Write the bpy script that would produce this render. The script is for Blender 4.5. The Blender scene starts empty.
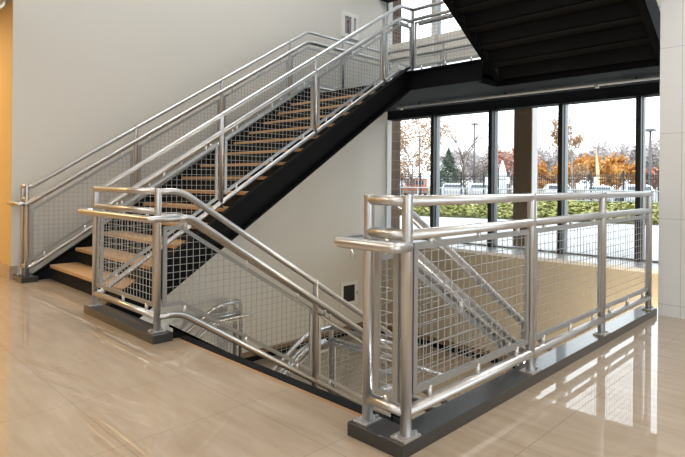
import bpy, bmesh, math, random
from math import sin, cos, pi, sqrt, radians
from mathutils import Vector, Matrix
random.seed(7)
scn = bpy.context.scene
COL = scn.collection
V = Vector

# ------------------------------------------------------------------ materials
def nt(name):
    m = bpy.data.materials.new(name); m.use_nodes = True
    t = m.node_tree; b = t.nodes['Principled BSDF']
    return m, t, b
def mat(name, col, rough=.5, metal=0, coat=0, var=0, scale=8, bump=0, bscale=60):
    m, t, b = nt(name)
    b.inputs['Base Color'].default_value = (*col, 1); b.inputs['Roughness'].default_value = rough
    b.inputs['Metallic'].default_value = metal; b.inputs['Coat Weight'].default_value = coat
    b.inputs['Coat Roughness'].default_value = .05
    tc = t.nodes.new('ShaderNodeTexCoord')
    if var:
        n = t.nodes.new('ShaderNodeTexNoise'); n.inputs['Scale'].default_value = scale; n.inputs['Detail'].default_value = 4
        r = t.nodes.new('ShaderNodeMixRGB'); r.blend_type = 'MIX'
        r.inputs[1].default_value = (*[c*(1-var) for c in col], 1); r.inputs[2].default_value = (*[min(1, c*(1+var)) for c in col], 1)
        t.links.new(tc.outputs['Object'], n.inputs['Vector']); t.links.new(n.outputs['Fac'], r.inputs[0]); t.links.new(r.outputs[0], b.inputs['Base Color'])
    if bump:
        n = t.nodes.new('ShaderNodeTexNoise'); n.inputs['Scale'].default_value = bscale; n.inputs['Detail'].default_value = 3
        u = t.nodes.new('ShaderNodeBump'); u.inputs['Strength'].default_value = bump; u.inputs['Distance'].default_value = .01
        t.links.new(tc.outputs['Object'], n.inputs['Vector']); t.links.new(n.outputs['Fac'], u.inputs['Height']); t.links.new(u.outputs[0], b.inputs['Normal'])
    return m
M = {}
M['alu'] = mat('satin_aluminium', (.60, .605, .62), .37, 1, var=.02, scale=20)
M['wire'] = mat('wire_steel', (.42, .43, .44), .45, .5)
M['frame'] = mat('frame_aluminium', (.44, .46, .48), .42, .85)
M['clip'] = mat('bright_clip_metal', (.78, .79, .80), .35, .8)
M['bolt'] = mat('bolt_steel', (.55, .55, .55), .3, 1)
M['black'] = mat('black_steel_paint', (.0045, .005, .0065), .65, 0, var=.15, scale=6)
M['black'].node_tree.nodes['Principled BSDF'].inputs['Specular IOR Level'].default_value = .12
M['curb'] = mat('charcoal_curb_paint', (.020, .023, .026), .32, 0, coat=.5, var=.12, scale=5)
M['riser'] = mat('riser_black', (.010, .010, .011), .7)
M['riser'].node_tree.nodes['Principled BSDF'].inputs['Specular IOR Level'].default_value = .2
M['wall'] = mat('painted_wall', (.68, .67, .63), .65, var=.015, scale=1.2, bump=.05, bscale=150)
M['wallwarm'] = mat('cream_wall', (.66, .56, .40), .65, bump=.05, bscale=150)
M['ceil'] = mat('ceiling_paint', (.72, .70, .65), .8)
M['beige'] = mat('beige_wall', (.46, .41, .32), .6, var=.03, scale=1.5)
M['white'] = mat('white_paint', (.80, .80, .78), .45)
M['sill'] = mat('white_sill', (.85, .86, .87), .3)
M['panelgrey'] = mat('spandrel_beige', (.74, .72, .66), .6)
M['mullion'] = mat('mullion_aluminium', (.30, .33, .36), .4, .3)
M['mullshade'] = mat('mullion_backlit', (.012, .013, .014), .4)  # lower mullion caps, blackened to stand in for backlight
M['column'] = mat('tan_column_shaded', (.19, .12, .065), .8, var=.1, scale=14, bump=.3, bscale=40)  # pier front, tan darkened because it faces away from the sky
M['lampblack'] = mat('lamp_black', (.02, .022, .025), .35)
M['lamplight'] = mat('lamp_grey', (.5, .52, .54), .4, .5)
M['red'] = mat('extinguisher_red', (.22, .06, .05), .5)
M['darkglass'] = mat('dark_door_glass', (.03, .03, .03), .08)
M['greyglass'] = mat('cabinet_inner_grey', (.28, .30, .33), .4)
M['bark'] = mat('tree_bark', (.16, .13, .11), .9, var=.2, scale=3)
M['paleb'] = mat('pale_bark', (.33, .28, .25), .9)
M['fence'] = mat('black_iron', (.02, .022, .024), .5)
M['galv'] = mat('galvanised_pipe', (.42, .45, .47), .45, .5)
M['carwhite'] = mat('white_car_paint', (.80, .82, .84), .3, coat=.6)
M['carorange'] = mat('orange_truck_paint', (.72, .20, .07), .35, coat=.5)
M['carglass'] = mat('car_window', (.10, .12, .14), .1)
M['tyre'] = mat('tyre_rubber', (.02, .02, .02), .8)
M['pole'] = mat('lamp_post_grey', (.12, .12, .13), .5)
M['sign'] = mat('sign_white', (.8, .82, .84), .5)
M['housew'] = mat('pale_siding', (.72, .70, .68), .8)
M['roof'] = mat('grey_roof', (.35, .33, .33), .9)
M['asphalt'] = mat('asphalt', (.30, .30, .31), .95, var=.1, scale=.5)
M['earth'] = mat('distant_ground', (.30, .28, .20), 1, var=.2, scale=.1)
M['orangecloth'] = mat('orange_banner', (.80, .60, .36), .8)
M['seam'] = mat('joint_grey', (.30, .30, .29), .6)

def leafmat(name, cols, scale=1.4):
    m, t, b = nt(name); b.inputs['Roughness'].default_value = .8
    tc = t.nodes.new('ShaderNodeTexCoord'); n = t.nodes.new('ShaderNodeTexNoise'); n.inputs['Scale'].default_value = scale; n.inputs['Detail'].default_value = 6
    r = t.nodes.new('ShaderNodeValToRGB'); e = r.color_ramp.elements
    e[0].position = .33; e[0].color = (*cols[0], 1); e[1].position = .67; e[1].color = (*cols[-1], 1)
    for i, c in enumerate(cols[1:-1]):
        k = e.new(.33 + .34*(i+1)/(len(cols)-1)); k.color = (*c, 1)
    t.links.new(tc.outputs['Object'], n.inputs['Vector']); t.links.new(n.outputs['Fac'], r.inputs[0]); t.links.new(r.outputs[0], b.inputs['Base Color'])
    return m
M['lf_autumn'] = leafmat('autumn_leaves', [(.30, .19, .10), (.42, .24, .12), (.50, .38, .28)])
M['lf_orange'] = leafmat('orange_leaves', [(.36, .16, .05), (.62, .29, .06), (.70, .46, .18)])
M['lf_red'] = leafmat('russet_leaves', [(.38, .16, .11), (.48, .25, .18)])
M['lf_green'] = leafmat('evergreen_needles', [(.06, .10, .06), (.13, .19, .12)])
M['lf_cover'] = leafmat('groundcover_leaves', [(.11, .12, .02), (.27, .28, .07), (.50, .46, .20)], 2.5)
M['lf_grey'] = leafmat('hazy_twigs', [(.46, .42, .42), (.60, .55, .55)])  # twigs of the far trees, paled to put distance haze in the colour

# polished porcelain floor: 0.61 m grid, fine veins that run across the camera's left-right direction
def tile_mat():
    m, t, b = nt('polished_tan_tile'); L = t.links.new; N = t.nodes.new
    tc = N('ShaderNodeTexCoord')
    mp = N('ShaderNodeMapping'); mp.inputs['Location'].default_value = (-1.0, -2.29, 0); L(tc.outputs['Object'], mp.inputs[0])
    br = N('ShaderNodeTexBrick'); br.offset = 0; br.squash = 1
    br.inputs['Scale'].default_value = 1; br.inputs['Brick Width'].default_value = .61; br.inputs['Row Height'].default_value = .61
    br.inputs['Mortar Size'].default_value = .0014; br.inputs['Mortar Smooth'].default_value = .1; br.inputs['Bias'].default_value = 0
    br.inputs['Color1'].default_value = (.415, .335, .25, 1); br.inputs['Color2'].default_value = (.43, .35, .265, 1); br.inputs['Mortar'].default_value = (.22, .17, .125, 1)
    L(mp.outputs[0], br.inputs['Vector'])
    m2 = N('ShaderNodeMapping'); m2.inputs['Scale'].default_value = (18, 2.2, 1); L(tc.outputs['Object'], m2.inputs[0])
    n = N('ShaderNodeTexNoise'); n.inputs['Scale'].default_value = 1; n.inputs['Detail'].default_value = 6; n.inputs['Roughness'].default_value = .6; L(m2.outputs[0], n.inputs['Vector'])
    r = N('ShaderNodeValToRGB'); r.color_ramp.elements[0].position = .35; r.color_ramp.elements[0].color = (.89, .87, .845, 1); r.color_ramp.elements[1].position = .66; r.color_ramp.elements[1].color = (1.06, 1.07, 1.09, 1)
    L(n.outputs['Fac'], r.inputs[0])
    mx = N('ShaderNodeMixRGB'); mx.blend_type = 'MULTIPLY'; mx.inputs[0].default_value = 1; L(br.outputs['Color'], mx.inputs[1]); L(r.outputs[0], mx.inputs[2]); L(mx.outputs[0], b.inputs['Base Color'])
    b.inputs['Roughness'].default_value = .4; b.inputs['Specular IOR Level'].default_value = .2
    b.inputs['Coat Weight'].default_value = 1; b.inputs['Coat Roughness'].default_value = .008; b.inputs['Coat IOR'].default_value = 1.55
    return m
M['tile'] = tile_mat()
def tread_mat():
    m, t, b = nt('tan_tread_tile'); N = t.nodes.new; L = t.links.new
    tc = N('ShaderNodeTexCoord'); m2 = N('ShaderNodeMapping'); m2.inputs['Scale'].default_value = (10, 1.2, 1); L(tc.outputs['Object'], m2.inputs[0])
    n = N('ShaderNodeTexNoise'); n.inputs['Scale'].default_value = 1.5; n.inputs['Detail'].default_value = 5; L(m2.outputs[0], n.inputs['Vector'])
    r = N('ShaderNodeValToRGB'); r.color_ramp.elements[0].color = (.46, .27, .12, 1); r.color_ramp.elements[1].color = (.58, .37, .19, 1); L(n.outputs['Fac'], r.inputs[0]); L(r.outputs[0], b.inputs['Base Color'])
    b.inputs['Roughness'].default_value = .35
    return m
M['tread'] = tread_mat()
def panel_mat():
    m, t, b = nt('glossy_white_wall_tile'); N = t.nodes.new; L = t.links.new
    tc = N('ShaderNodeTexCoord'); sp = N('ShaderNodeSeparateXYZ'); cb = N('ShaderNodeCombineXYZ'); L(tc.outputs['Object'], sp.inputs[0]); L(sp.outputs[1], cb.inputs[0]); L(sp.outputs[2], cb.inputs[1])
    mp = N('ShaderNodeMapping'); mp.inputs['Location'].default_value = (-1.2, -.1, 0); L(cb.outputs[0], mp.inputs[0])
    br = N('ShaderNodeTexBrick'); br.offset = 0; br.inputs['Scale'].default_value = 1; br.inputs['Brick Width'].default_value = .6; br.inputs['Row Height'].default_value = .74
    br.inputs['Mortar Size'].default_value = .002; br.inputs['Color1'].default_value = (.67, .695, .72, 1); br.inputs['Color2'].default_value = (.69, .715, .74, 1); br.inputs['Mortar'].default_value = (.42, .41, .40, 1)
    L(mp.outputs[0], br.inputs['Vector']); L(br.outputs['Color'], b.inputs['Base Color'])
    b.inputs['Roughness'].default_value = .22; b.inputs['Coat Weight'].default_value = .3
    return m
M['panel'] = panel_mat()
def brick_mat():
    m, t, b = nt('brown_brick'); N = t.nodes.new; L = t.links.new
    tc = N('ShaderNodeTexCoord'); sp = N('ShaderNodeSeparateXYZ'); ad = N('ShaderNodeMath'); cb = N('ShaderNodeCombineXYZ'); L(tc.outputs['Object'], sp.inputs[0])
    L(sp.outputs[0], ad.inputs[0]); L(sp.outputs[1], ad.inputs[1]); L(ad.outputs[0], cb.inputs[0]); L(sp.outputs[2], cb.inputs[1])
    br = N('ShaderNodeTexBrick'); br.inputs['Scale'].default_value = 1; br.inputs['Brick Width'].default_value = .4; br.inputs['Row Height'].default_value = .2; br.inputs['Mortar Size'].default_value = .008
    br.inputs['Color1'].default_value = (.06, .035, .02, 1); br.inputs['Color2'].default_value = (.10, .06, .035, 1); br.inputs['Mortar'].default_value = (.14, .12, .10, 1)
    L(cb.outputs[0], br.inputs['Vector']); L(br.outputs['Color'], b.inputs['Base Color']); b.inputs['Roughness'].default_value = .9
    return m
M['brick'] = brick_mat()
def pave_mat():
    m, t, b = nt('pale_concrete_paving'); N = t.nodes.new; L = t.links.new
    tc = N('ShaderNodeTexCoord'); br = N('ShaderNodeTexBrick'); br.offset = 0; br.inputs['Scale'].default_value = 1; br.inputs['Brick Width'].default_value = 1.5; br.inputs['Row Height'].default_value = 1.5; br.inputs['Mortar Size'].default_value = .012
    br.inputs['Color1'].default_value = (.52, .53, .55, 1); br.inputs['Color2'].default_value = (.58, .59, .60, 1); br.inputs['Mortar'].default_value = (.38, .38, .39, 1)
    L(tc.outputs['Object'], br.inputs['Vector']); L(br.outputs['Color'], b.inputs['Base Color']); b.inputs['Roughness'].default_value = .9
    return m
M['pave'] = pave_mat()
def glass_mat():
    m = bpy.data.materials.new('clear_window_glass'); m.use_nodes = True; t = m.node_tree; t.nodes.clear(); N = t.nodes.new; L = t.links.new
    o = N('ShaderNodeOutputMaterial'); mx = N('ShaderNodeMixShader'); tr = N('ShaderNodeBsdfTransparent'); tr.inputs[0].default_value = (.95, .97, .97, 1)
    g = N('ShaderNodeBsdfGlossy'); g.inputs['Roughness'].default_value = .02; g.inputs[0].default_value = (.9, .9, .9, 1); f = N('ShaderNodeFresnel'); f.inputs[0].default_value = 1.25
    L(f.outputs[0], mx.inputs[0]); L(tr.outputs[0], mx.inputs[1]); L(g.outputs[0], mx.inputs[2]); L(mx.outputs[0], o.inputs[0])
    return m
M['glass'] = glass_mat()
def emis(name, col, s):
    m, t, b = nt(name); b.inputs['Base Color'].default_value = (.8, .8, .8, 1); b.inputs['Emission Color'].default_value = (*col, 1); b.inputs['Emission Strength'].default_value = s
    return m
M['lampwarm'] = emis('warm_lamp_diffuser', (1, .80, .52), 6)
M['fillcool'] = emis('neutral_fill_diffuser', (1, .95, .88), 6)

# ------------------------------------------------------------------ mesh helpers
class MB:
    def __init__(s): s.v = []; s.f = []; s.sm = []
    def box(s, x0, y0, z0, x1, y1, z1):
        b = len(s.v); s.v += [(x, y, z) for z in (z0, z1) for y in (y0, y1) for x in (x0, x1)]
        for q in ((0, 2, 3, 1), (4, 5, 7, 6), (0, 1, 5, 4), (2, 6, 7, 3), (0, 4, 6, 2), (1, 3, 7, 5)): s.f.append([b+i for i in q]); s.sm.append(False)
        return s
    def prism(s, poly, axis, a, b_):
        """extrude a 2-D polygon: axis 'Y' polygon is (x,z); 'X' polygon is (y,z); 'Z' polygon is (x,y)"""
        k = len(s.v); n = len(poly)
        for q in (a, b_):
            for (p, r) in poly: s.v.append((p, q, r) if axis == 'Y' else (q, p, r) if axis == 'X' else (p, r, q))
        s.f.append([k+i for i in range(n)]); s.sm.append(False); s.f.append([k+n+i for i in reversed(range(n))]); s.sm.append(False)
        for i in range(n): s.f.append([k+i, k+n+i, k+n+(i+1) % n, k+(i+1) % n]); s.sm.append(False)
        return s
    def tube(s, pts, r, n=12, caps=True, r2=None):
        pts = [V(p) for p in pts]; k = len(s.v); m = len(pts)
        d0 = (pts[1]-pts[0]).normalized(); up = V((0, 0, 1)) if abs(d0.z) < .9 else V((1, 0, 0))
        u = d0.cross(up).normalized()
        for i, p in enumerate(pts):
            if i == 0: d = pts[1]-pts[0]
            elif i == m-1: d = pts[-1]-pts[-2]
            else: d = (pts[i+1]-p).normalized()+(p-pts[i-1]).normalized()
            d.normalize(); u = (u-d*u.dot(d)).normalized(); w = d.cross(u)
            rr = r if r2 is None else r+(r2-r)*i/(m-1)
            mit = 1
            for j in range(n):
                a = 2*pi*j/n; s.v.append(tuple(p+(u*cos(a)+w*sin(a))*rr*mit))
        for i in range(m-1):
            for j in range(n):
                a = k+i*n+j; b = k+i*n+(j+1) % n; s.f.append([a, b, b+n, a+n]); s.sm.append(n > 6)
        if caps:
            s.f.append([k+j for j in reversed(range(n))]); s.sm.append(False); s.f.append([k+(m-1)*n+j for j in range(n)]); s.sm.append(False)
        return s
    def quad(s, a, b, c, d):
        k = len(s.v); s.v += [tuple(a), tuple(b), tuple(c), tuple(d)]; s.f.append([k, k+1, k+2, k+3]); s.sm.append(False); return s
    def build(s, name, m, parent=None, bevel=0):
        me = bpy.data.meshes.new(name); me.from_pydata(s.v, [], s.f); me.update()
        me.polygons.foreach_set('use_smooth', s.sm)
        bm = bmesh.new(); bm.from_mesh(me); bmesh.ops.recalc_face_normals(bm, faces=bm.faces); bm.to_mesh(me); bm.free()
        me.materials.append(m); o = bpy.data.objects.new(name, me); COL.objects.link(o)
        if bevel:
            md = o.modifiers.new('bevel', 'BEVEL'); md.width = bevel; md.segments = 2; md.limit_method = 'ANGLE'
        if parent is not None:
            o.parent = parent; o.matrix_parent_inverse = Matrix.Translation(-parent.location) if False else Matrix.Identity(4)
            off = world_of(parent)
            me.transform(Matrix.Translation(-off))
        return o
def world_of(o):
    p = V((0, 0, 0))
    while o is not None: p += o.location; o = o.parent
    return p
def recentre(o, loc):
    """move a top-level mesh's origin to loc without moving the mesh"""
    o.data.transform(Matrix.Translation(-V(loc))); o.location = loc; return o
def tag(o, label, cat, group=None, kind=None):
    o['label'] = label; o['category'] = cat
    if group: o['group'] = group
    if kind: o['kind'] = kind
    return o
def thing(name, label, cat, loc=(0, 0, 0), group=None):
    o = bpy.data.objects.new(name, None); COL.objects.link(o); o.location = loc; o.empty_display_size = .1
    return tag(o, label, cat, group)
def struct(name, mb, m, bevel=0):
    o = mb.build(name, m, None, bevel); o['kind'] = 'structure'; return o
def copy_tree(o, parent=None):
    c = o.copy(); COL.objects.link(c)
    if parent is not None: c.parent = parent
    for ch in list(o.children): copy_tree(ch, c)
    return c
def fillet(pts, r=.07, n=6):
    pts = [V(p) for p in pts]; out = [pts[0]]
    for i in range(1, len(pts)-1):
        a, b, c = pts[i-1], pts[i], pts[i+1]; d1 = (a-b); d2 = (c-b); l = min(r, d1.length*.45, d2.length*.45)
        p = b+d1.normalized()*l; q = b+d2.normalized()*l
        for k in range(n+1):
            t = k/n; out.append(p*(1-t)**2+b*2*t*(1-t)+q*t*t)
    out.append(pts[-1]); return out

# ------------------------------------------------------------------ dimensions (metres; X away to the right, Y away to the left)
T = .6258; RISE = .17; RUN = RISE/T
XS = 1.82                                  # line of the first posts
YW, YA, YD, YE, YG = 6.72, 4.77, 3.64, 1.63, 1.414
ZU = 15*RISE; ZL = -10*RISE                # upper and lower half landings
TOP, MID, HAND, BOT = 1.056, .912, .865, .165
FT, FB = .876, .228                        # mesh frame top and bottom
WALLY = 7.02; WINX = 8.45; LOWX = 7.8; ROOF = 8.2

# ------------------------------------------------------------------ railing kit
def interp(path, s):
    for (a, za), (b, zb) in zip(path, path[1:]):
        if s <= b+1e-9: return za+(zb-za)*(s-a)/(b-a)
    return path[-1][1]
class Run:
    """a guard in a vertical plane; s runs along (dx,dy) from origin o; ref is a list of (s, z) of the floor line"""
    def __init__(self, root, o, d, ref): self.root = root; self.o = V((o[0], o[1], 0)); self.d = V((d[0], d[1], 0)); self.ref = ref; self.n = V((-d[1], d[0], 0))
    def P(self, s, z, off=0): return self.o+self.d*s+self.n*off+V((0, 0, z))
    def path(self, h, s0=None, s1=None, shift=0):
        s0 = self.ref[0][0] if s0 is None else s0; s1 = self.ref[-1][0] if s1 is None else s1
        return [(s0, interp(self.ref, s0)+h)]+[(s, z+h) for s, z in self.ref if s0+1e-4 < s < s1-1e-4]+[(s1, interp(self.ref, s1)+h)]
    def rail(self, name, h, s0=None, s1=None, off=0, r=.024, label=None):
        o = MB().tube(fillet([self.P(s, z, off) for s, z in self.path(h, s0, s1)], .09), r, 14).build(name, M['alu'], self.root)
        return o
    def post(self, s, zb, zt=None, plate=True, r=.0245):
        zt = interp(self.ref, s)+1.08 if zt is None else zt
        p = self.P(s, 0)
        po = MB().tube([(p.x, p.y, zb), (p.x, p.y, zt-.004), (p.x, p.y, zt)], r, 16).build('post', M['alu'], self.root)
        if plate:
            mb = MB().box(p.x-.055, p.y-.04, zb, p.x+.055, p.y+.04, zb+.012); mb.build('base_plate', M['alu'], po, .002)
            MB().tube([(p.x-.042, p.y+.02, zb+.012), (p.x-.042, p.y+.02, zb+.022)], .009, 6).tube([(p.x+.042, p.y-.02, zb+.012), (p.x+.042, p.y-.02, zb+.022)], .009, 6).build('bolt', M['bolt'], po)
    def panel(self, s0, s1, clips=3, sp=.052, hb=FB, ht=FT, rail_top=MID, rail_bot=BOT, wr=.0020):
        a, b = s0+.04, s1-.04
        bot = self.path(hb, a, b); top = self.path(ht, a, b); w = .028; th = .008
        root = MB()
        def bar(p, q, up):      # flat bar whose face lies in the panel plane
            p, q = V(p), V(q); d = (q-p).normalized(); u = d.cross(self.n).normalized()*(w/2); nn = self.n*th
            k = len(root.v)
            for e in (p, q):
                for sx, sy in ((-1, -1), (1, -1), (1, 1), (-1, 1)): root.v.append(tuple(e+u*sx+nn*sy))
            for f in ((0, 1, 2, 3), (7, 6, 5, 4), (0, 4, 5, 1), (1, 5, 6, 2), (2, 6, 7, 3), (3, 7, 4, 0)): root.f.append([k+i for i in f]); root.sm.append(False)
        h = w/2
        for pl, sg in ((bot, 1), (top, -1)):
            for (x0, z0), (x1, z1) in zip(pl, pl[1:]): bar(self.P(x0, z0+sg*h), self.P(x1, z1+sg*h), 1)
        for s in (a+h, b-h):
            bar(self.P(s, interp(bot, s)+w*1.02), self.P(s, interp(top, s)-w*1.02), 1)
        fr = root.build('panel_frame', M['frame'], self.root)
        mb = MB(); a2, b2 = a+w, b-w
        n = max(2, int((b2-a2)/sp)); st = (b2-a2)/n
        for i in range(1, n):
            s = a2+i*st; mb.tube([self.P(s, interp(bot, s)+w*.6), self.P(s, interp(top, s)-w*.6)], wr, 6, False)
        zmin = min(z for _, z in bot); zmax = max(z for _, z in top); k = math.ceil(zmin/sp)
        N_ = 240
        while k*sp < zmax:
            z = k*sp; k += 1; run = None
            for i in range(N_+1):
                s = a2-.01+(b2-a2+.02)*i/N_
                ins = interp(bot, s)+w*.5 < z < interp(top, s)-w*.5
                if ins and run is None: run = s
                if (not ins or i == N_) and run is not None:
                    if s-run > .03: mb.tube([self.P(run, z, .003), self.P(s, z, .003)], wr, 6, False)
                    run = None
        mb.build('wire_mesh', M['wire'], fr)
        cl = MB()
        for i in range(clips):
            s = a+(b-a)*(i+.5)/clips if clips > 1 else (a+b)/2
            s = a+(b-a)*[.12, .5, .88][i] if clips == 3 else s
            for z0, z1 in ((interp(self.ref, s)+rail_bot+.018, interp(self.ref, s)+hb+.012), (interp(self.ref, s)+ht-.012, interp(self.ref, s)+rail_top-.018)):
                if clips: MB().tube([self.P(s, z0), self.P(s, z1)], .012, 8).build('clip', M['clip'], fr)
    def bracket(self, s, off, h=HAND):
        z = interp(self.ref, s)+h
        q = self.P(s, z-.075, off*.15); MB().tube(fillet([q, self.P(s, z-.07, off*.6), self.P(s, z-.06, off), self.P(s, z-.02, off)], .03), .008, 8).build('bracket', M['alu'], self.root)

# ================================================================== STRUCTURE
struct('floor', MB().box(-7, -6, -.28, 1.93, WALLY, 0).box(-7, WALLY, -.28, 1.742, 11, 0).box(1.93, -6, -.28, WINX-.15, 1.46, 0).box(1.93, YA, -.28, 2.07, WALLY, 0), M['tile'])
struct('wall_left', MB().box(1.742, WALLY, 0, 2.0, WALLY+.02, ROOF).box(2.0, WALLY, 0, 8.39, WALLY+.35, ROOF).box(1.742, WALLY+.02, 3.19, 2.0, WALLY+.35, ROOF).box(1.9, WALLY, -4.25, LOWX+.3, WALLY+.35, 0), M['wall'])
struct('wall_hall', MB().box(1.740, WALLY+.002, 0, 2.0, 11, 3.19).box(-7, 11, 0, 2.0, 11.2, 3.19), mat('hall_wall_lamplit', (.64, .46, .21), .65))  # cream hall wall, its colour yellowed for the warm lamplight
struct('trim_1', MB().box(1.722, WALLY+.002, 0, 1.742, 11, .148), M['tile'])
struct('trim_2', MB().box(1.722, WALLY-.02, 0, 1.80, WALLY, .148), M['tile'])
# the white hallway-corner cap of the wall end (the cream paint starts behind it)
struct('wall_right', MB().box(5.31, -6, 0, 5.66, 1.37, ROOF), M['panel'])
# walls behind the camera with glazed openings, the front one added as daylight fill
struct('wall_back', MB().box(-7.2, -6.2, 0, -7, -4.2, ROOF).box(-7.2, -.6, 0, -7, 11, ROOF).box(-7.2, -4.2, 2.9, -7, -.6, ROOF), M['wallwarm'])
struct('wall_front', MB().box(-7, -6.2, 0, -4.2, -6, ROOF).box(3.4, -6.2, 0, WINX, -6, ROOF).box(-4.2, -6.2, 2.9, 3.4, -6, ROOF), M['wall'])
m3 = MB()
for y in (-4.17, -2.4, -.63): m3.box(-7.16, y-.03, 0, -7.04, y+.03, 2.9)
for x in (-4.17, -1.65, .85, 3.37): m3.box(x-.03, -6.16, 0, x+.03, -6.04, 2.9)
struct('window_5', m3, M['mullion'])
struct('window_6', MB().box(-7.11, -4.2, 0, -7.10, -.6, 2.9).box(-4.2, -6.11, 0, 3.4, -6.10, 2.9), M['glass'])
struct('wall_lower_east', MB().box(LOWX, .8, -4.25, LOWX+.3, WALLY, -.0).box(LOWX+.3, .8, -.3, WINX+.15, WALLY+.4, 0), M['beige'])
struct('wall_lower_south', MB().box(1.9, 1.2, -4.25, LOWX, 1.40, -.28), M['beige'])
struct('wall_lower_west', MB().box(-1.2, 1.2, -4.25, -1.0, WALLY, -.28).box(-1.0, WALLY, -4.25, 1.9, WALLY+.2, -.28).box(-1.0, 1.2, -4.25, 1.9, 1.4, -.28), M['wall'])
struct('floor_lower', MB().box(-1.2, 1.2, -4.45, LOWX+.3, WALLY+.35, -4.25), M['tile'])
struct('trim_3', MB().box(LOWX-.05, 1.4, 0, WINX+.1, WALLY, .05), M['sill'])          # pale window ledge
# upper storey slab (ceiling of the lobby) and roof of the stair hall
struct('ceiling', MB().box(-7, -6, 3.19, 1.70, 11, 5.0).box(1.70, -6, 3.19, 5.31, 1.2, 5.0), M['ceil'])
struct('ceiling_high', MB().box(-7.2, -6.2, ROOF, WINX+.3, 11.2, ROOF+.2), M['ceil'])
struct('wall_upper_hall', MB().box(-7, 11, 3.19, 1.742, 11.2, ROOF).box(1.742, WALLY+.35, 3.4, 2.0, 11, ROOF), M['wall'])

# curtain wall between the stair hall and the street
WY = [-5.9, -4.7, -3.5, -2.3, -1.15, .05, 1.23, 2.43, 3.54, 4.75, 5.95]
m1 = MB(); m2 = MB(); m4 = MB()
for y in WY:
    m1.box(WINX+.02, y-.042, -.3, WINX+.13, y+.042, ROOF); m2.box(WINX-.07, y-.034, .05, WINX+.02, y+.034, 2.5)
    m4.box(WINX-.07, y-.042, 2.5, WINX+.019, y+.042, ROOF)
m1.box(WINX+.0, -6, .0, WINX+.18, 7.2, .075)
struct('window_1', m1, M['mullion']); struct('window_7', m4, M['white']); struct('window_2', m2, M['mullshade'])  # same caps: white above where lit, black below where backlit
struct('trim_4', MB().box(WINX-.12, -6, 2.385, WINX+.14, 7.0, 2.635), M['black'])      # dark transom beam
struct('trim_5', MB().box(WINX+.03, -6, 3.38, WINX+.16, 7.1, 3.92), M['panelgrey'])     # spandrel behind the landing
struct('trim_6', MB().box(8.05, -6, 4.72, WINX-.12, 7.0, 5.0), M['black'])              # upper floor edge beam
g = MB(); g.box(WINX+.08, -6, .07, WINX+.092, 7.1, ROOF); struct('window_3', g, M['glass'])
struct('window_4', MB().box(8.39, 7.04, -.1, 8.52, 7.36, ROOF).box(8.33, 6.99, 0, 8.385, 7.02, ROOF), M['sill'])
struct('trim_7', MB().box(8.85, 7.17, -.4, 8.97, 7.9, 9), M['brick'])                    # brick pier outside
# pier outside with a wall lamp; thin front face coloured dark for its backlit side
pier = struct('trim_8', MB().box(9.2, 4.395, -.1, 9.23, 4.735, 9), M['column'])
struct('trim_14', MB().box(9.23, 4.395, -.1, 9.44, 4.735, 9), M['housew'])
# building roof overhang keeps the sky light soft
# curbs (charcoal steel) round the opening
struct('trim_9', MB().box(1.75, 3.557, 0, 1.90, 4.83, .06), M['curb'], .003)
struct('trim_10', MB().prism([(1.75, 1.375), (5.31, 1.375), (5.31, 1.505), (1.90, 1.505), (1.90, 1.69), (1.75, 1.69)], 'Z', 0, .06), M['curb'], .003)
struct('trim_11', MB().box(1.75, 6.64, 0, 1.92, 6.97, .06), M['curb'], .003)
struct('trim_12', MB().box(1.93, 1.69, -.03, 1.962, 3.6, -.001), mat('brown_nosing', (.34, .20, .10), .5))            # pale nosing strip
struct('trim_13', MB().box(1.962, 1.62, -.10, 2.03, 3.6, .003), M['black'])             # black edge angle at head of stair
struct('baseboard_lower', MB().box(4.4, WALLY-.02, ZL, LOWX, WALLY, ZL+.085).box(LOWX-.02, 1.5, ZL, LOWX, WALLY, ZL+.085), M['black'])
struct('baseboard_cap', MB().box(4.4, WALLY-.016, ZL+.085, LOWX, WALLY, ZL+.17).box(LOWX-.016, 1.5, ZL+.085, LOWX, WALLY, ZL+.17), mat('brown_base_tile', (.22, .15, .09), .4))

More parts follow.
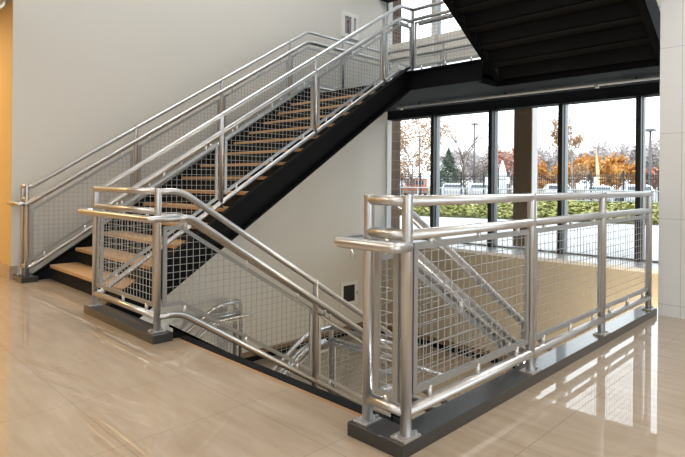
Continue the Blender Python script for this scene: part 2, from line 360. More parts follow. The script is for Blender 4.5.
# ================================================================== STAIRS
CH = .335; FW = .075                     # channel depth measured vertically, flange width
def stringer(root, y, side, x0, z0, x1, z1, lv0=0, lv1=0, name='stringer'):
    """C channel, web at y, flanges to side; top edge from (x0,z0) to (x1,z1), optional level runs at the ends"""
    top = [(x0, z0), (x1, z1)]
    if lv0: top = [(x0-lv0 if x1 > x0 else x0+lv0, z0)]+top
    if lv1: top = top+[(x1+lv1 if x1 > x0 else x1-lv1, z1)]
    mb = MB(); w = .012
    def band(za, zb, ya, yb):
        poly = [(x, z+za) for x, z in top]+[(x, z+zb) for x, z in reversed(top)]
        mb.prism(poly, 'Y', min(ya, yb), max(ya, yb))
    band(0, -CH, y, y+side*w); band(0, -.018, y, y+side*FW); band(-CH+.018, -CH, y, y+side*FW)
    return mb.build(name, M['black'], root)
def flight(label, x0, z0, dirx, n, ya, yb, loc, sides, stringers):
    """n risers starting at x0 on level z0, going up in direction dirx between ya and yb"""
    root = thing('staircase', label, 'stairs', loc)
    for i in range(n):
        xa = x0+dirx*RUN*i; zt = z0+RISE*(i+1)
        tr = MB()
        if i < n-1: tr.box(min(xa-dirx*.02, xa+dirx*(RUN+.005)), ya, zt-.035, max(xa-dirx*.02, xa+dirx*(RUN+.005)), yb, zt).build('tread', M['tread'], root, .004)
        MB().box(min(xa, xa+dirx*.012), ya, zt-RISE-.045, max(xa, xa+dirx*.012), yb, zt-.036).build('riser', M['riser'], root)
        if i < n-1: MB().box(min(xa-dirx*.022, xa+dirx*(RUN+.012)), ya-.001, zt-.05, max(xa-dirx*.022, xa+dirx*(RUN+.012)), yb+.001, zt-.034).build('tread_pan', M['riser'], root)
    for a in stringers: stringer(root, *a)
    return root
xt = 2.07+14*RUN
def zA(x): return T*x-1.055
flight('wide staircase with tan treads and black risers climbing beside the pale wall', 2.07, 0, 1, 15, YA+.03, YW-.03, (2.07, 5.7, 0), None,
       [(YA-.02, -1, 1.90, .065, 6.06, zA(6.09), 0, 0), (YW+.02, 1, 1.90, .065, 6.06, zA(6.09), 0, 0)])
flight('staircase going down between the two guarded openings', 2.03+9*RUN, ZL, -1, 10, YE+.03, YD-.03, (4.47, 2.6, ZL), None,
       [(YE-.02, -1, 1.96, .05+.02, 4.62, 1.34-T*4.66, 0, .25), (YD+.02, 1, 1.96, .05+.02, 4.62, 1.34-T*4.66, 0, 0)])
flight('black underside of the staircase rising overhead at the upper right', 6.56, ZU, -1, 15, YE+.03, YD-.04, (6.56, 2.6, ZU), None,
       [(YE+.01, 1, 6.62, 2.765, 2.6, 2.765+T*4.02, 0, 0), (YD-.012, -1, 6.62, 2.765, 2.6, 2.765+T*4.02, 0, 0)])
flight('lowest staircase in the well, dropping from the lower landing below the wide stair', 4.5-14*RUN, ZL-15*RISE, 1, 15, YA+.03, YW-.03, (.7, 5.7, ZL-15*RISE), None,
       [(YA-.02, -1, .6, ZL-15*RISE+.1, 4.5, ZL+.07, 0, .12), (YW+.02, 1, .6, ZL-15*RISE+.1, 4.5, ZL+.07, 0, .12)])

ul = thing('stair_landing', 'black steel half landing in front of the tall windows', 'landing', (7.0, 4.0, ZU))
MB().box(xt, YA+.0, ZU-.05, 8.03, 6.90, ZU).box(6.09, YD, ZU-.05, 8.03, YA, ZU).box(6.60, 1.5, ZU-.05, 8.03, YD, ZU).build('deck', M['black'], ul)
mb = MB()
for (z0, z1, xa, xb) in ((2.42, 2.69, 6.07, 6.085), (2.672, 2.69, 6.02, 6.085), (2.42, 2.438, 6.02, 6.085)): mb.box(xa, YD-.075, z0, xb, YA-.02, z1); mb.box(xa+.545, 1.5, z0-.0, xb+.545, YD, z1-.12 if z1 > 2.5 and z0 < 2.5 else z1-.12 if z0 > 2.5 else z1) if z1-z0 > .1 or z0 < 2.5 else None
mb.build('edge_beam', M['black'], ul)
MB().box(8.02, 1.5, 2.50, 8.04, 6.95, 2.60).box(6.09, 6.88, 2.44, 8.04, 6.95, 2.66).box(6.62, 1.46, 2.44, 8.04, 1.5, 2.66).box(6.09, YD, 2.42, 6.64, YD+.012, 2.69).build('edge_beam', M['black'], ul)
sp = thing('sprinkler_pipe', 'thin white sprinkler pipe running under the black upper landing', 'pipe', (7.5, 4.0, 2.455))
MB().tube([(7.5, 1.52, 2.458), (7.5, 6.1, 2.458)], .019, 10).build('pipe', M['sill'], sp)
for y in (2.68, 5.98): MB().tube([(7.5, y, 2.415), (7.5, y, 2.45)], .028, 12).build('sprinkler_head', M['white'], sp)
for y in (2.2, 4.0, 5.6): MB().box(7.49, y-.01, 2.47, 7.51, y+.01, 2.5).build('hanger', M['black'], sp)
ll = thing('stair_landing', 'tan tiled half landing at the bottom of the stairwell', 'landing', (6.2, 4.0, ZL))
MB().box(4.60, 1.42, ZL-.06, LOWX-.01, WALLY-.01, ZL).box(4.48, YA+.03, ZL-.06, 4.6, YW-.03, ZL).box(4.47, YE+.03, ZL-.06, 4.6, YD-.03, ZL).build('tile_surface', M['tile'], ll)
MB().box(4.58, YD+.1, ZL-.3, 4.6, YA-.1, ZL+.06).build('edge_beam', M['black'], ll)

# ================================================================== RAILINGS
ZC = .06
# --- right guard: posts at the head of the stair and along the opening
rg = thing('guardrail', 'long aluminium guardrail with wire mesh panels nearest the camera on the right', 'guardrail', (3.4, YG, ZC))
r = Run(rg, (0, YG), (1, 0), [(XS, 0), (5.31, 0)])
xs = [XS, 2.967, 4.081, 5.194]
for x in xs: r.post(x, ZC)
r.rail('top_rail', TOP, XS, 5.215); r.rail('mid_rail', MID, XS, 5.215); r.rail('bottom_rail', BOT, XS, 5.215)
for a, b in zip(xs, xs[1:]): r.panel(a, b)
r2 = Run(rg, (XS, 0), (0, 1), [(YG, 0), (YE, 0)])
r2.post(YE, ZC)
r2.rail('top_rail', TOP); r2.rail('mid_rail', MID); r2.rail('bottom_rail', BOT); r2.panel(YG, YE, 1, hb=FB-.03)
XH = 1.725
def handloop(root, pts, name='handrail', rr=.024):
    return MB().tube(fillet(pts, .02, 3), rr, 14).build(name, M['alu'], root)
YEh, YGh = YE+.105, YG
handloop(rg, [(1.96, YEh, HAND), (XH, YEh, HAND), (XH, YGh-.01, HAND), (XS, YGh-.01, HAND)])
MB().tube([(XH, YE+.01, HAND-.06), (XH, YE+.01, HAND-.02)], .010, 8).build('bracket', M['alu'], rg)

# --- centre guard between the two flights
cg = thing('guardrail', 'short aluminium guardrail with mesh panel on the charcoal curb at left centre', 'guardrail', (XS, 4.2, ZC))
r = Run(cg, (XS, 0), (0, 1), [(YD, 0), (YA, 0)])
r.post(YD, ZC); r.post(YA, ZC)
r.rail('top_rail', TOP); r.rail('mid_rail', MID); r.rail('bottom_rail', BOT); r.panel(YD, YA)
handloop(cg, [(1.96, YD-.08, HAND), (XH, YD-.08, HAND), (XH, YA+.105, HAND), (1.775, YA+.105, HAND)])

# --- slopes
XB = 1.865; XD = 2.0
def sloped(label, Y, ref, posts, zbase, hs, ho, panels, brk, loc, extra=None, hs1=None, name='stair_railing', skip_first=True):
    root = thing(name, label, 'railing', loc)
    r = Run(root, (0, Y), (1, 0), ref)
    for x in posts: r.post(x, zbase(x), plate=False)
    r.rail('top_rail', TOP); r.rail('mid_rail', MID-.03); r.rail('bottom_rail', BOT, ref[0][0], ref[-1][0])
    for a, b in panels: r.panel(a, b, ht=.805, rail_top=MID-.03)
    keep = r.ref; up = ref[-1][1] > ref[0][1]; sh = (-.075 if ho < 0 else .04) if up else .035
    r.ref = [(a+(sh if 0 < i < len(keep)-1 else 0), z) for i, (a, z) in enumerate(keep)]
    r.ref[0] = (min(r.ref[0][0], r.ref[1][0]-.03), r.ref[0][1])
    r.rail('handrail', HAND, hs, hs1, ho); r.ref = keep
    for x in brk: r.bracket(x+.05, ho)
    return root, r
refA = [(XS, 0), (XB, 0), (XB+ZU/T, ZU), (6.22, ZU)]
pa = [XS, 3.06, 4.348, 5.59, 6.22]
stA = lambda x: min(T*x-1.055, 2.69)
ra, r = sloped('aluminium mesh railing on the near side of the wide rising stair', YA, refA, pa[1:], stA, 1.77, .105, list(zip(pa, pa[1:])), pa[1:], (4.0, YA, 1.3))
refW = [(XS, 0), (XB, 0), (XB+ZU/T, ZU), (7.99, ZU)]
pw = [XS, 3.056, 4.315, 5.571, 6.776, 7.99]
rw, r = sloped('aluminium mesh railing against the pale wall on the far side of the wide stair', YW, refW, pw, lambda x: ZC if x < 2 else min(T*x-1.055, ZU), 1.77, -.105, list(zip(pw, pw[1:])), pw[1:5], (4.0, YW, 1.3))
r3 = Run(rw, (XS, 0), (0, 1), [(YW, 0), (6.87, 0)]); r3.post(6.87, ZC); r3.rail('top_rail', TOP); r3.rail('mid_rail', MID); r3.rail('bottom_rail', BOT)
handloop(rw, [(1.775, YW-.105, HAND), (XH-.02, YW-.105, HAND), (XH-.02, 6.965, HAND), (1.80, 6.965, HAND)])
refD = [(XS, 0), (XD, 0), (XD+2.66, -T*2.66)]
pd = [XS, 3.34, 4.64]
stD = lambda x: 1.34-T*x
rd, r = sloped('aluminium mesh railing descending from the centre guard into the stairwell', YD, refD, pd[1:], stD, 1.94, -.08, list(zip(pd, pd[1:])), pd[1:], (3.2, YD, -.4))
refE = [(XS, 0), (XD, 0), (XD+2.66, -T*2.66), (4.95, -T*2.66)]
pe = [XS, 3.34, 4.66, 4.95]
re_, r = sloped('dark toned mesh railing descending behind the right guardrail', YE, refE, pe[1:3], stD, 1.94, .105, list(zip(pe, pe[1:3])), pe[1:3], (3.2, YE, -.4), hs1=4.9)

# --- upper landing guards
lg = thing('guardrail', 'landing guardrail beside the stair head in front of the windows', 'guardrail', (6.22, 4.2, ZU))
r = Run(lg, (6.22, 0), (0, -1), [(-YA, ZU), (-YD, ZU)])
r.post(-YD, 2.69, plate=False)
r.rail('top_rail', TOP); r.rail('mid_rail', MID); r.rail('bottom_rail', BOT); r.panel(-YA, -YD)
r.rail('handrail', HAND, -YA+.05, -YD-.05, -.0 if False else .09)
fg = thing('guardrail', 'pale guardrail along the window side of the upper landing', 'guardrail', (7.99, 4.1, ZU))
r = Run(fg, (7.99, 0), (0, -1), [(-YW, ZU), (-1.6, ZU)])
pf = [-YW, -5.45, -4.17, -2.89, -1.6]
for s in pf[1:]: r.post(s, ZU, plate=False)
r.rail('top_rail', TOP); r.rail('mid_rail', MID); r.rail('bottom_rail', BOT)
for a, b in zip(pf, pf[1:]): r.panel(a, b)

# --- lower well railings
zl = ZL-1.9
refL = [(4.25-1.9/T, zl), (4.25, ZL), (4.67, ZL)]
stL = lambda x: min(ZL+.07, ZL+.07-T*(4.5-x))
pl = [1.9, 3.3, 4.67]
rl, r = sloped('lower railing by the pale wall, its top bend seen under the sloping centre rail', YW, refL, pl, stL, 1.4, -.105, [(1.9, 3.3), (3.3, 4.67)], pl[1:2], (3.5, YW, ZL), hs1=4.80)
r4 = Run(rl, (4.67, 0), (0, 1), [(YW, ZL), (6.87, ZL)]); r4.post(6.87, ZL, plate=False); r4.rail('top_rail', TOP); r4.rail('mid_rail', MID)
pl = [1.9, 3.3, 4.65]
refL2 = [(4.25-1.9/T, zl), (4.25, ZL), (4.65, ZL)]
rl2, r = sloped('lower railing rising to the corner post of the lower landing', YA, refL2, pl, stL, 1.4, .105, [(1.9, 3.3), (3.3, 4.65)], pl[1:2], (3.5, YA, ZL), hs1=4.65)
r5 = Run(rl2, (4.65, 0), (0, -1), [(-YA, ZL), (-YD, ZL)]); r5.rail('top_rail', TOP); r5.rail('mid_rail', MID); r5.rail('bottom_rail', BOT); r5.panel(-YA, -YD)
r5.rail('handrail', HAND-.03, -YA, -3.2, .10)

# ================================================================== WALL FITTINGS
def cabinet(label, x0, z0, x1, z1, upper):
    t = thing('extinguisher_cabinet', label, 'cabinet', ((x0+x1)/2, WALLY, z0))
    w = .075; y0 = WALLY-.03
    MB().box(x0, y0, z0, x0+w, WALLY, z1).box(x1-w, y0, z0, x1, WALLY, z1).box(x0+w, y0, z0, x1-w, WALLY, z0+w).box(x0+w, y0, z1-w, x1-w, WALLY, z1).build('frame', M['white'], t, .003)
    if upper:
        MB().box(x0+w, WALLY-.008, z0+w, x1-w, WALLY-.002, z1-w).build('back_panel', M['greyglass'], t)
        MB().box(x0+.62*(x1-x0)-.03, y0-.004, z0+w, x0+.62*(x1-x0)+.03, WALLY-.012, z1-w).build('door_bar', M['white'], t)
        xe = x0+.38*(x1-x0)
        e = tag(MB().tube([(xe, WALLY-.018, z0+w+.02), (xe, WALLY-.018, z1-w-.12)], .009, 10).tube([(xe-.03, WALLY-.018, z1-w-.09), (xe+.03, WALLY-.018, z1-w-.09)], .0095, 10).tube([(xe, WALLY-.018, z1-w-.12), (xe, WALLY-.018, z1-w-.06)], .009, 8).build('fire_extinguisher', M['red']), 'small dark red fire extinguisher seen inside the upper white wall cabinet', 'extinguisher')
        recentre(e, (xe, WALLY-.018, z0+w+.02))
    else:
        MB().box(x0+w, WALLY-.016, z0+w, x1-w, WALLY-.006, z1-w).build('door_glass', M['darkglass'], t)
        MB().tube([(x1-w*.5, y0-.02, (z0+z1)/2-.03), (x1-w*.5, y0-.02, (z0+z1)/2+.03)], .009, 8).box(x1-w*.5-.006, y0-.02, (z0+z1)/2-.006, x1-w*.5+.006, y0, (z0+z1)/2+.006).build('door_pull', M['bolt'], t)
cabinet('white extinguisher cabinet with glazed door high on the wall above the stair', 7.02, 3.80, 7.47, 4.27, True)
cabinet('cream framed cabinet with dark glass door low on the stairwell wall', 7.04, -1.16, 7.50, -.70, False)

wl = thing('wall_lamp', 'black cylinder lamp fixed at the top of the tan outdoor pier', 'lamp', (9.1, 4.6, 2.62))
MB().tube([(9.09, 4.62, 2.50), (9.09, 4.62, 2.72)], .075, 14).box(9.12, 4.58, 2.58, 9.2, 4.66, 2.64).build('lamp_body', M['lampblack'], wl)
MB().tube([(9.0, 4.57, 2.53), (9.0, 4.57, 2.76)], .018, 8).build('lamp_stem', M['lamplight'], wl)
# ================================================================== CEILING LAMPS (out of frame, added as fill except the side hall one)
def ceil_lamp(x, y, z, w, l, power, col, label, m='lampwarm'):
    t = thing('unseen_ceiling_lamp', label, 'lamp', (x, y, z), 'recessed ceiling lamps')
    MB().box(x-w/2-.03, y-l/2-.03, z-.02, x+w/2+.03, y+l/2+.03, z-.001).build('housing', M['white'], t)
    MB().box(x-w/2, y-l/2, z-.028, x+w/2, y+l/2, z-.021).build('diffuser', M[m], t)
    li = bpy.data.lights.new('lamp_light', 'AREA'); li.shape = 'RECTANGLE'; li.size = w; li.size_y = l; li.energy = power; li.color = col
    o = bpy.data.objects.new('lamp_light', li); COL.objects.link(o); o.location = (x, y, z-.04)
WARM = (1, .955, .89); NEU = (.98, .99, 1)
CL = 'added fill lamp in the unseen lobby ceiling'
for x, y, p in ((-.6, 1.0, 24), (-.6, 4.2, 30), (-3.4, 1.0, 24), (-3.4, 4.2, 30), (-.6, -2.4, 14), (2.6, -1.6, 8), (-3.4, -2.8, 14)):  # lobby lamps added for overall fill
    ceil_lamp(x, y, 3.19, 1.2, .6, p, WARM, CL)
ceil_lamp(.2, 8.6, 3.19, 1.2, .6, 95, (1, .66, .30), 'warm recessed lamp in the side hall ceiling')
for x, y in ((2.7, .35), (4.4, .35)):  # added to brighten the low wall under the stair
    ceil_lamp(x, y, 3.19, 1.2, .6, 14, NEU, 'added neutral fill lamp near the edge of the stair opening', 'fillcool')
for x, y in ((3.0, 4.6), (5.4, 4.6)):  # overhead fill added for the stair hall
    ceil_lamp(x, y, ROOF, 1.4, 2.4, 78, NEU, 'added large neutral fill lamp in the high ceiling above the stairs', 'fillcool')
for x, y, z, p in ((6.9, 6.1, ZU-.07, 26), (6.9, 2.6, ZU-.07, 10)):
    pass
# fill lamps added low in the stairwell, unseen below the near floor edge
for x, p in ((2.25, 120), (6.95, 55)):
    t = thing('stairwell_fill_lamp', 'added fill lamp on the unseen near wall of the stairwell', 'lamp', (x, 1.40, -.75), 'added stairwell fill lamps')
    MB().box(x-.3, 1.40, -.85, x+.3, 1.44, -.65).build('housing', M['white'], t)
    MB().box(x-.27, 1.441, -.82, x+.27, 1.447, -.68).build('diffuser', M['lampwarm'], t)
    li = bpy.data.lights.new('lamp_light', 'AREA'); li.shape = 'RECTANGLE'; li.size = .54; li.size_y = .14; li.energy = p; li.color = (1, .98, .95) if x < 4 else (1, .84, .60)
    o = bpy.data.objects.new('lamp_light', li); COL.objects.link(o); o.location = (x, 1.46, -.75); o.rotation_euler = (radians(90), 0, 0)

# ================================================================== OUTSIDE
struct('ground_paving', MB().box(WINX+.15, -30, -.12, 17.6, 45, -.02), M['pave'])
struct('ground_parking', MB().box(17.6, -60, -.6, 60, 110, -.38), M['asphalt'])
struct('ground_far', MB().box(60, -100, -.7, 220, 220, -.40), M['earth'])
gc = MB(); rnd = random.Random(3)
def gx(y): return 15.2+(11.5-y)*.305
bank = MB(); k = 0
for i in range(24):
    y0 = 0+i; a = gx(y0); b_ = gx(y0+1)
    bank.v += [(a, y0, 0), (b_, y0+1, 0), (b_+6.3, y0+1, .28), (a+6.3, y0, .28), (a, y0, -.5), (b_, y0+1, -.5), (b_+6.3, y0+1, -.5), (a+6.3, y0, -.5)]
    for q in ((0, 1, 2, 3), (4, 7, 6, 5), (0, 4, 5, 1), (3, 2, 6, 7), (0, 3, 7, 4), (1, 5, 6, 2)): bank.f.append([k+j for j in q]); bank.sm.append(False)
    k += 8
struct('ground_bank', bank, mat('bank_soil', (.13, .14, .06), 1, var=.2, scale=2))
for i in range(26000):
    y = rnd.uniform(2, 22); d = 6.3*rnd.random(); x = gx(y)+d; z = .28*d/6.3+rnd.uniform(.02, .22)
    s = rnd.uniform(.05, .10); a = rnd.uniform(0, 2*pi); tl = rnd.uniform(-.9, .9)
    u = V((cos(a), sin(a), rnd.uniform(-.3, .3)))*s; w = V((-sin(a)*cos(tl), cos(a)*cos(tl), sin(tl)))*s; c = V((x, y, z))
    gc.quad(c-u, c-w*.6, c+u, c+w*.6)
o = tag(gc.build('ground_cover', M['lf_cover']), 'low yellow green leafy ground cover on the bank outside the windows', 'ground cover', kind='stuff')

# pipe barrier in front of the cars
bar = thing('pipe_barrier', 'low grey pipe barrier between the green bank and the parked cars', 'barrier', (23, 12, -.2))
MB().tube([(23, 4, .89), (23, 24, .89)], .03, 8).build('top_rail', M['galv'], bar); MB().tube([(23, 4, .45), (23, 24, .45)], .025, 8).build('lower_rail', M['galv'], bar)
for i in range(13):
    y = 4.4+i*1.6; MB().tube([(23, y, -.36), (23, y, .89)], .028, 8).build('post', M['galv'], bar)
# picket fence
fe = thing('picket_fence', 'tall black iron picket fence beyond the parked cars', 'fence', (38, 18, -.38))
FY = [7.8+2.035*i for i in range(13)]
for y in FY: MB().box(37.95, y-.05, -.38, 38.05, y+.05, 2.0).box(37.93, y-.07, 2.0, 38.07, y+.07, 2.04).build('post', M['fence'], fe)
for y in FY[:-1]:
    mb = MB()
    for zz in (-.1, 1.45, 1.68): mb.box(37.98, y+.04, zz, 38.02, y+2.0, zz+.05)
    for j in range(1, 14):
        q = y+2.035*j/14; mb.box(37.99, q-.016, -.2, 38.01, q+.016, 1.88)
    mb.build('picket_panel', M['fence'], fe)

def car_mesh(mats, x, y, label, h=1.36, w=1.72, l=4.3, group='white cars in the parking lot', turn=0):
    t = thing('car', label, 'car', (x, y, -.38), group)
    z0 = -.38
    # body: lofted sections along X (rear toward the building)
    secs = [(0, .45, .80, .86), (.10, .28, .92, .96), (.9, .26, .93, 1.0), (3.2, .26, .92, 1.0), (4.0, .28, .78, .96), (l, .42, .66, .82)]
    bm = MB(); n = 0
    for (sx, zb, zt, wf) in secs:
        hw = w/2*wf
        for (yy, zz) in ((-hw*.94, zb), (-hw, zb+.18), (-hw, zt-.12), (-hw*.93, zt), (hw*.93, zt), (hw, zt-.12), (hw, zb+.18), (hw*.94, zb)): bm.v.append((x+sx, y+yy, z0+zz))
    def loft(mb, nsec, np_):
        for i in range(nsec-1):
            for j in range(np_):
                a = i*np_+j; b = i*np_+(j+1) % np_; mb.f.append([a, b, b+np_, a+np_]); mb.sm.append(False)
        mb.f.append(list(range(np_))); mb.f.append([(nsec-1)*np_+j for j in range(np_)]); mb.sm += [False, False]
    loft(bm, len(secs), 8); body = bm.build('body', mats, t, .04)
    cab = MB()
    for (sx, zt, wf) in ((.15, .93, .93), (.55, h-.05, .78), (1.0, h, .76), (2.1, h-.01, .76), (3.05, .94, .92)):
        hw = w/2*wf
        for (yy, zz) in ((-hw-.03, min(.9, zt)), (-hw*.97, zt-.04 if zt > 1 else zt), (-hw*.85, zt), (hw*.85, zt), (hw*.97, zt-.04 if zt > 1 else zt), (hw+.03, min(.9, zt))): cab.v.append((x+sx, y+yy, z0+zz))
    loft(cab, 5, 6); cab.build('cabin', mats, t, .03)
    gl = MB(); hw = w/2*.72
    gl.v += [(x+.19, y-hw, z0+.98), (x+.19, y+hw, z0+.98), (x+.46, y+hw*.92, z0+h-.13), (x+.46, y-hw*.92, z0+h-.13)]; gl.f.append([0, 1, 2, 3]); gl.sm.append(False)
    o = gl.build('rear_window', M['carglass'], t); md = o.modifiers.new('thick', 'SOLIDIFY'); md.thickness = .03; md.offset = 0
    for sx in (.85, 3.35):
        for sy in (-1, 1):
            MB().tube([(x+sx, y+sy*(w/2-.18), z0+.31), (x+sx, y+sy*(w/2+.01), z0+.31)], .31, 18).build('wheel', M['tyre'], t)
    return t
wc = [(20.35, 'white car below the dark evergreen tree', 1.78), (18.27, 'white car below the tall bare tree and pale house', 1.82), (13.12, 'white car just right of the tan outdoor pier', 1.62), (10.85, 'white car under the orange trees with only its roof showing', 1.5), (8.85, 'white car furthest right, nearest the white tiled wall', 1.5)]
cars = []
for i, (y, lb, w) in enumerate(wc):
    if i == 0: c = car_mesh(M['carwhite'], 31, y, lb); c0 = c
    else:
        c = copy_tree(c0); c['label'] = lb
    c.location = (41, y*41/31, -.38); c.rotation_euler = (0, 0, .42+.006*y); c.scale = (1.12, 1.22, 1.06 if i == 3 else 1.13)
tr = thing('pickup_truck', 'orange pickup truck with a pale ladder rack at the left window', 'truck', (30.5, 23.1, -.38))
MB().box(30.5, 22.1, .10, 35.0, 24.1, .75).build('body', M['carorange'], tr, .06)
MB().prism([(32.2, .75), (32.45, 1.42), (33.6, 1.42), (34.0, .75)], 'Y', 22.2, 24.0).build('cabin', M['carorange'], tr, .04)
MB().box(32.22, 22.4, .90, 32.40, 23.8, 1.28).build('rear_window', M['carglass'], tr)
rk = MB()
for y in (22.15, 24.05):
    for x in (30.6, 32.0): rk.tube([(x, y, .75), (x, y, 1.46)], .03, 6)
for x in (30.6, 31.3, 32.0): rk.tube([(x, 22.15, 1.46), (x, 24.05, 1.46)], .03, 6)
for j in range(9):
    y = 22.15+j*.2375; rk.tube([(30.6, y, .8), (30.6, y, 1.46)], .022, 6)
for y in (22.15, 23.1, 24.05): rk.tube([(30.6, y, 1.46), (32.0, y, 1.46)], .03, 6)
rk.build('ladder_rack', M['sign'], tr)
MB().box(30.42, 22.15, .2, 30.5, 24.05, .36).build('bumper', M['galv'], tr)
for sx in (31.3, 34.0):
    for y in (22.2, 23.85): MB().tube([(sx, y, -.03), (sx, y+.2, -.03)], .35, 18).build('wheel', M['tyre'], tr)

tr.location = (40.5, 30.6, -.38); tr.rotation_euler = (0, 0, .62); tr.scale = (1.1, 1.15, 1.05)
# parking signs
for x, y, lb in ((36.5, 20.9, 'small white sign on a post beside the evergreen tree'), (36.5, 19.2, 'small white sign on a post under the bare tree'), (36.5, 13.05, 'small white sign on a post in front of the orange trees')):
    t = thing('parking_sign', lb, 'sign', (x, y, -.38), 'parking signs')
    MB().tube([(x, y, -.38), (x, y, 1.62)], .025, 6).build('post', M['galv'], t); MB().box(x-.04, y-.13, 1.14, x-.028, y+.13, 1.62).build('sign_plate', M['sign'], t)
# lamp posts
for x, y, z, lb in ((52, 31.35, 7.5, 'grey lamp post by the bare tree'), (52, 38.7, 6.57, 'grey lamp post behind the sparse autumn tree'), (52, 21.25, 5.95, 'grey lamp post left of the orange trees'), (44, 11.94, 5.05, 'grey lamp post furthest right beside the white tiled wall')):
    t = thing('lamp_post', lb, 'lamp post', (x, y, -.4), 'parking lot lamp posts')
    MB().tube([(x, y, -.4), (x, y, z)], .12, 8, r2=.08).build('pole', M['pole'], t); MB().box(x-.35, y-.3, z, x+.35, y+.3, z+.16).build('lamp_head', M['pole'], t)

# trees
def tree(name, label, x, y, h, cr, seed, lf=None, nleaf=0, ls=.14, trunk=.12, cz=.35, bark='bark', depth=4, flat=1.0, group='trees beyond the parking lot', spread=.55, top=.8):
    R = random.Random(seed); t = thing(name, label, 'tree', (x, y, -.4), group); wd = MB(); tips = []
    def br(p, d, L, r, k):
        q = p+d*L*.5+V((R.uniform(-1, 1), R.uniform(-1, 1), 0))*L*.05; e = p+d*L
        wd.tube([p, q, e], r, 5 if k < 3 else 4, False, r2=r*.6); tips.append((p, e, k))
        if k <= 0: return
        for i in range(R.choice((2, 3, 3)) if k > 1 else 3):
            a = R.uniform(0, 2*pi); s = R.uniform(.25, spread); nd = (d+V((cos(a), sin(a), R.uniform(0, .5)))*s).normalized()
            br(p+d*L*R.uniform(.55, 1), nd, L*R.uniform(.6, .82), r*.55, k-1)
    base = V((x, y, -.4)); th = h*cz
    wd.tube([base, base+V((.05, 0, th))], trunk, 7, False, r2=trunk*.8)
    n = 6
    br(base+V((.05, 0, th)), V((0, 0, 1)), (h-th)*.34, trunk*.7, depth)
    for i in range(n):
        a = 2*pi*i/n+R.uniform(-.3, .3); zz = th+(h-th)*R.uniform(0, .45)
        br(base+V((0, 0, zz)), V((cos(a)*.8, sin(a)*.8, R.uniform(.35, .9))).normalized(), cr*R.uniform(.4, .6), trunk*.4, depth-1)
    wd.build('trunk', M[bark], t)
    if lf:
        fb = MB()
        for i in range(nleaf):
            p, e, k = R.choice(tips[len(tips)//4:]); c = p.lerp(e, R.random())+V((R.gauss(0, 1), R.gauss(0, 1), R.gauss(0, 1)))*cr*.09
            s = ls*R.uniform(.6, 1.4); u = V((R.gauss(0, 1), R.gauss(0, 1), R.gauss(0, 1))).normalized()*s; w = u.cross(V((R.gauss(0, 1), R.gauss(0, 1), R.gauss(0, 1)))).normalized()*s*.6
            fb.quad(c-u, c-w, c+u, c+w)
        fb.build('foliage', M[lf], t)
    return t
tree('autumn_tree', 'sparse autumn tree with brown leaves in the leftmost window', 33.5, 25.6, 7.3, 4.2, 11, 'lf_autumn', 4200, .08, .09, .16, spread=.8)
tree('autumn_tree', 'brown leaved tree low behind the orange truck', 40, 30.6, 5.2, 3.0, 61, 'lf_autumn', 1500, .10, .1, .15)
tree('bare_tree', 'tall bare tree beside a lamp post between two mullions', 53, 33.3, 9.6, 4.2, 5, None, 0, trunk=.2, cz=.14, bark='bark', depth=5, spread=.45)
tree('autumn_tree', 'russet tree glimpsed left of the tan outdoor pier', 50, 26.3, 6.0, 2.4, 21, 'lf_red', 900, .16, .12, .25, bark='paleb')
tree('tall_autumn_tree', 'tall thin autumn tree above the orange bushes', 42, 16.8, 8.4, 1.7, 33, 'lf_autumn', 2200, .09, .12, .2, spread=.4, bark='paleb')
for i, (x, y, h, c, lb) in enumerate(((46, 18.3, 3.6, 2.3, 'round orange tree left of the slim tan banner'), (46.5, 16.3, 4.1, 2.6, 'largest orange tree behind the tall thin tree'), (45.5, 14.6, 3.4, 1.9, 'orange tree right of the slim tan banner'), (47, 20.8, 3.2, 1.9, 'orange tree just right of the tan outdoor pier'))):
    tree('orange_tree', lb, x+5, y*1.105, h*1.12, c, 40+i, 'lf_orange', 3600, .15, .1, .12, group='orange trees behind the fence')
tree('autumn_tree', 'low red tree behind the fence near the right wall', 52, 13.9, 3.2, 1.8, 52, 'lf_red', 2200, .15, .1, .12)
for i in range(20):
    y = 12+i*1.9; x = 66+(i*37 % 11)
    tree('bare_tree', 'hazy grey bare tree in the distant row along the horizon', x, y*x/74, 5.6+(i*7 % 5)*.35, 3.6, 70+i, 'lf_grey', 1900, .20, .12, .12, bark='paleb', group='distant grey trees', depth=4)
def evergreen(x, y, h, r, label):
    R = random.Random(2); t = thing('evergreen_tree', label, 'tree', (x, y, -.4)); MB().tube([(x, y, -.4), (x, y, h-.5)], .12, 6, False, r2=.03).build('trunk', M['bark'], t)
    f = MB()
    for i in range(7000):
        u = R.random()**.62; z = h-.4-u*(h-.3)*1.0; a = R.uniform(0, 2*pi); rr = r*(u**.85)*R.uniform(.35, 1.0)*(1+.14*sin(a*5+z*4)); c = V((x+rr*cos(a), y+rr*sin(a), z-.15*rr))
        d = V((cos(a), sin(a), -.35)).normalized()*R.uniform(.10, .2); w = V((-sin(a), cos(a), R.uniform(-.4, .4)))*R.uniform(.03, .07)
        f.quad(c-d, c-w, c+d, c+w)
    f.build('foliage', M['lf_green'], t)
evergreen(50, 33.3, 5.4, 2.3, 'dark green conical evergreen tree in the second window')
hs = thing('house', 'pale distant house with a grey roof behind the bare tree', 'house', (90, 52, -.4))
MB().box(90, 47.5, -.4, 98, 54.5, 3.2).build('wall', M['housew'], hs); MB().prism([(47, 3.2), (51, 4.7), (55, 3.2)], 'X', 89.6, 98.4).build('roof', M['roof'], hs)
MB().box(89.9, 49, .8, 90.02, 50.2, 2.2).build('window', M['carglass'], hs); MB().box(89.9, 52, .8, 90.02, 53.2, 2.2).build('window', M['carglass'], hs)
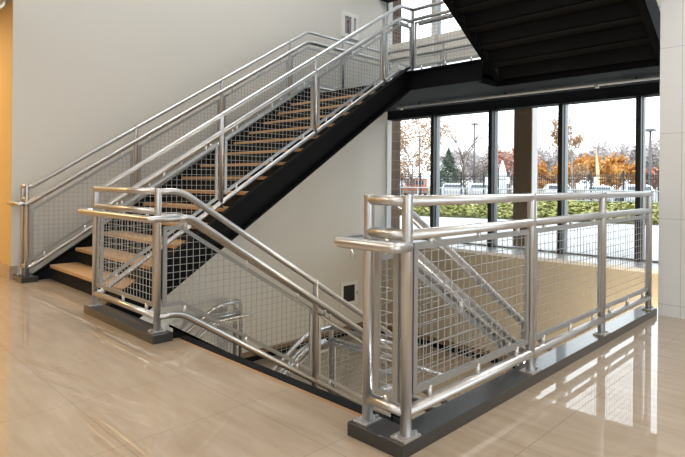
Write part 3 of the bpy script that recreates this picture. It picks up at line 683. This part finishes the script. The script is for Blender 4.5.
o = tag(MB().prism([(24.45, -.38), (25.1, -.38), (25.1, 2.4), (24.85, 3.3), (24.45, 2.0)], 'X', 46, 46.25).build('white_obelisk', M['sign']), 'slim white pointed marker left of the tan outdoor pier', 'marker'); recentre(o, (46, 24.8, -.38))
bn = thing('feather_banner', 'slim tan feather banner pointing up among the orange trees', 'banner', (43, 15.25, -.38))
MB().tube([(43, 15.25, -.38), (43, 15.42, 2.4), (43, 15.45, 4.75)], .03, 6, r2=.012).build('pole', M['pole'], bn)
MB().prism([(15.42, 1.0), (15.12, 1.1), (15.14, 2.4), (15.30, 3.4), (15.44, 4.4)], 'X', 42.99, 43.01).build('banner_cloth', M['orangecloth'], bn)

# ================================================================== LIGHT AND CAMERA
w = bpy.data.worlds.new('World'); scn.world = w; w.use_nodes = True
t = w.node_tree; bg = t.nodes['Background']; bg.inputs['Color'].default_value = (.93, .965, 1, 1); bg.inputs['Strength'].default_value = 3.0
def area(name, loc, rot, sx, sy, e, col):
    li = bpy.data.lights.new(name, 'AREA'); li.shape = 'RECTANGLE'; li.size = sx; li.size_y = sy; li.energy = e; li.color = col
    o = bpy.data.objects.new(name, li); COL.objects.link(o); o.location = loc; o.rotation_euler = rot; return o
pt = area('sky_portal', (WINX+.3, 1.0, 4.1), (0, radians(90), 0), 8.0, 14.0, 1, (1, 1, 1)); pt.data.cycles.is_portal = True
pt = area('sky_portal', (-7.3, -2.4, 1.45), (0, radians(-90), 0), 2.9, 3.6, 1, (1, 1, 1)); pt.data.cycles.is_portal = True
pt = area('sky_portal', (-.4, -6.3, 1.45), (radians(90), 0, 0), 7.6, 2.9, 1, (1, 1, 1)); pt.data.cycles.is_portal = True

f_, yaw, roll, cy, h = 543.06, .7802, .0086, 182.31, 1.1327
cd = bpy.data.cameras.new('camera'); cam = bpy.data.objects.new('camera', cd); COL.objects.link(cam)
R_ = V((sin(yaw), -cos(yaw), 0)); F_ = V((cos(yaw), sin(yaw), 0)); U_ = V((0, 0, 1)); c_, s_ = cos(roll), sin(roll)
rx = R_*c_+U_*s_; ux = U_*c_-R_*s_; bx = -F_
cam.matrix_world = Matrix(((rx.x, ux.x, bx.x, 0), (rx.y, ux.y, bx.y, 0), (rx.z, ux.z, bx.z, h), (0, 0, 0, 1)))
cd.sensor_width = 36; cd.lens = f_/685*36; cd.shift_y = -(228.5-cy)/685; cd.clip_start = .05; cd.clip_end = 500
scn.camera = cam
scn.view_settings.view_transform = 'Standard'; scn.view_settings.look = 'None'; scn.view_settings.gamma = 1; scn.view_settings.use_curve_mapping = False
scn.view_settings.exposure = .13
scn.cycles.use_denoising = True; scn.cycles.caustics_reflective = False; scn.cycles.caustics_refractive = False; scn.cycles.max_bounces = 10; scn.cycles.diffuse_bounces = 5; scn.cycles.transparent_max_bounces = 16; scn.cycles.sample_clamp_indirect = 6
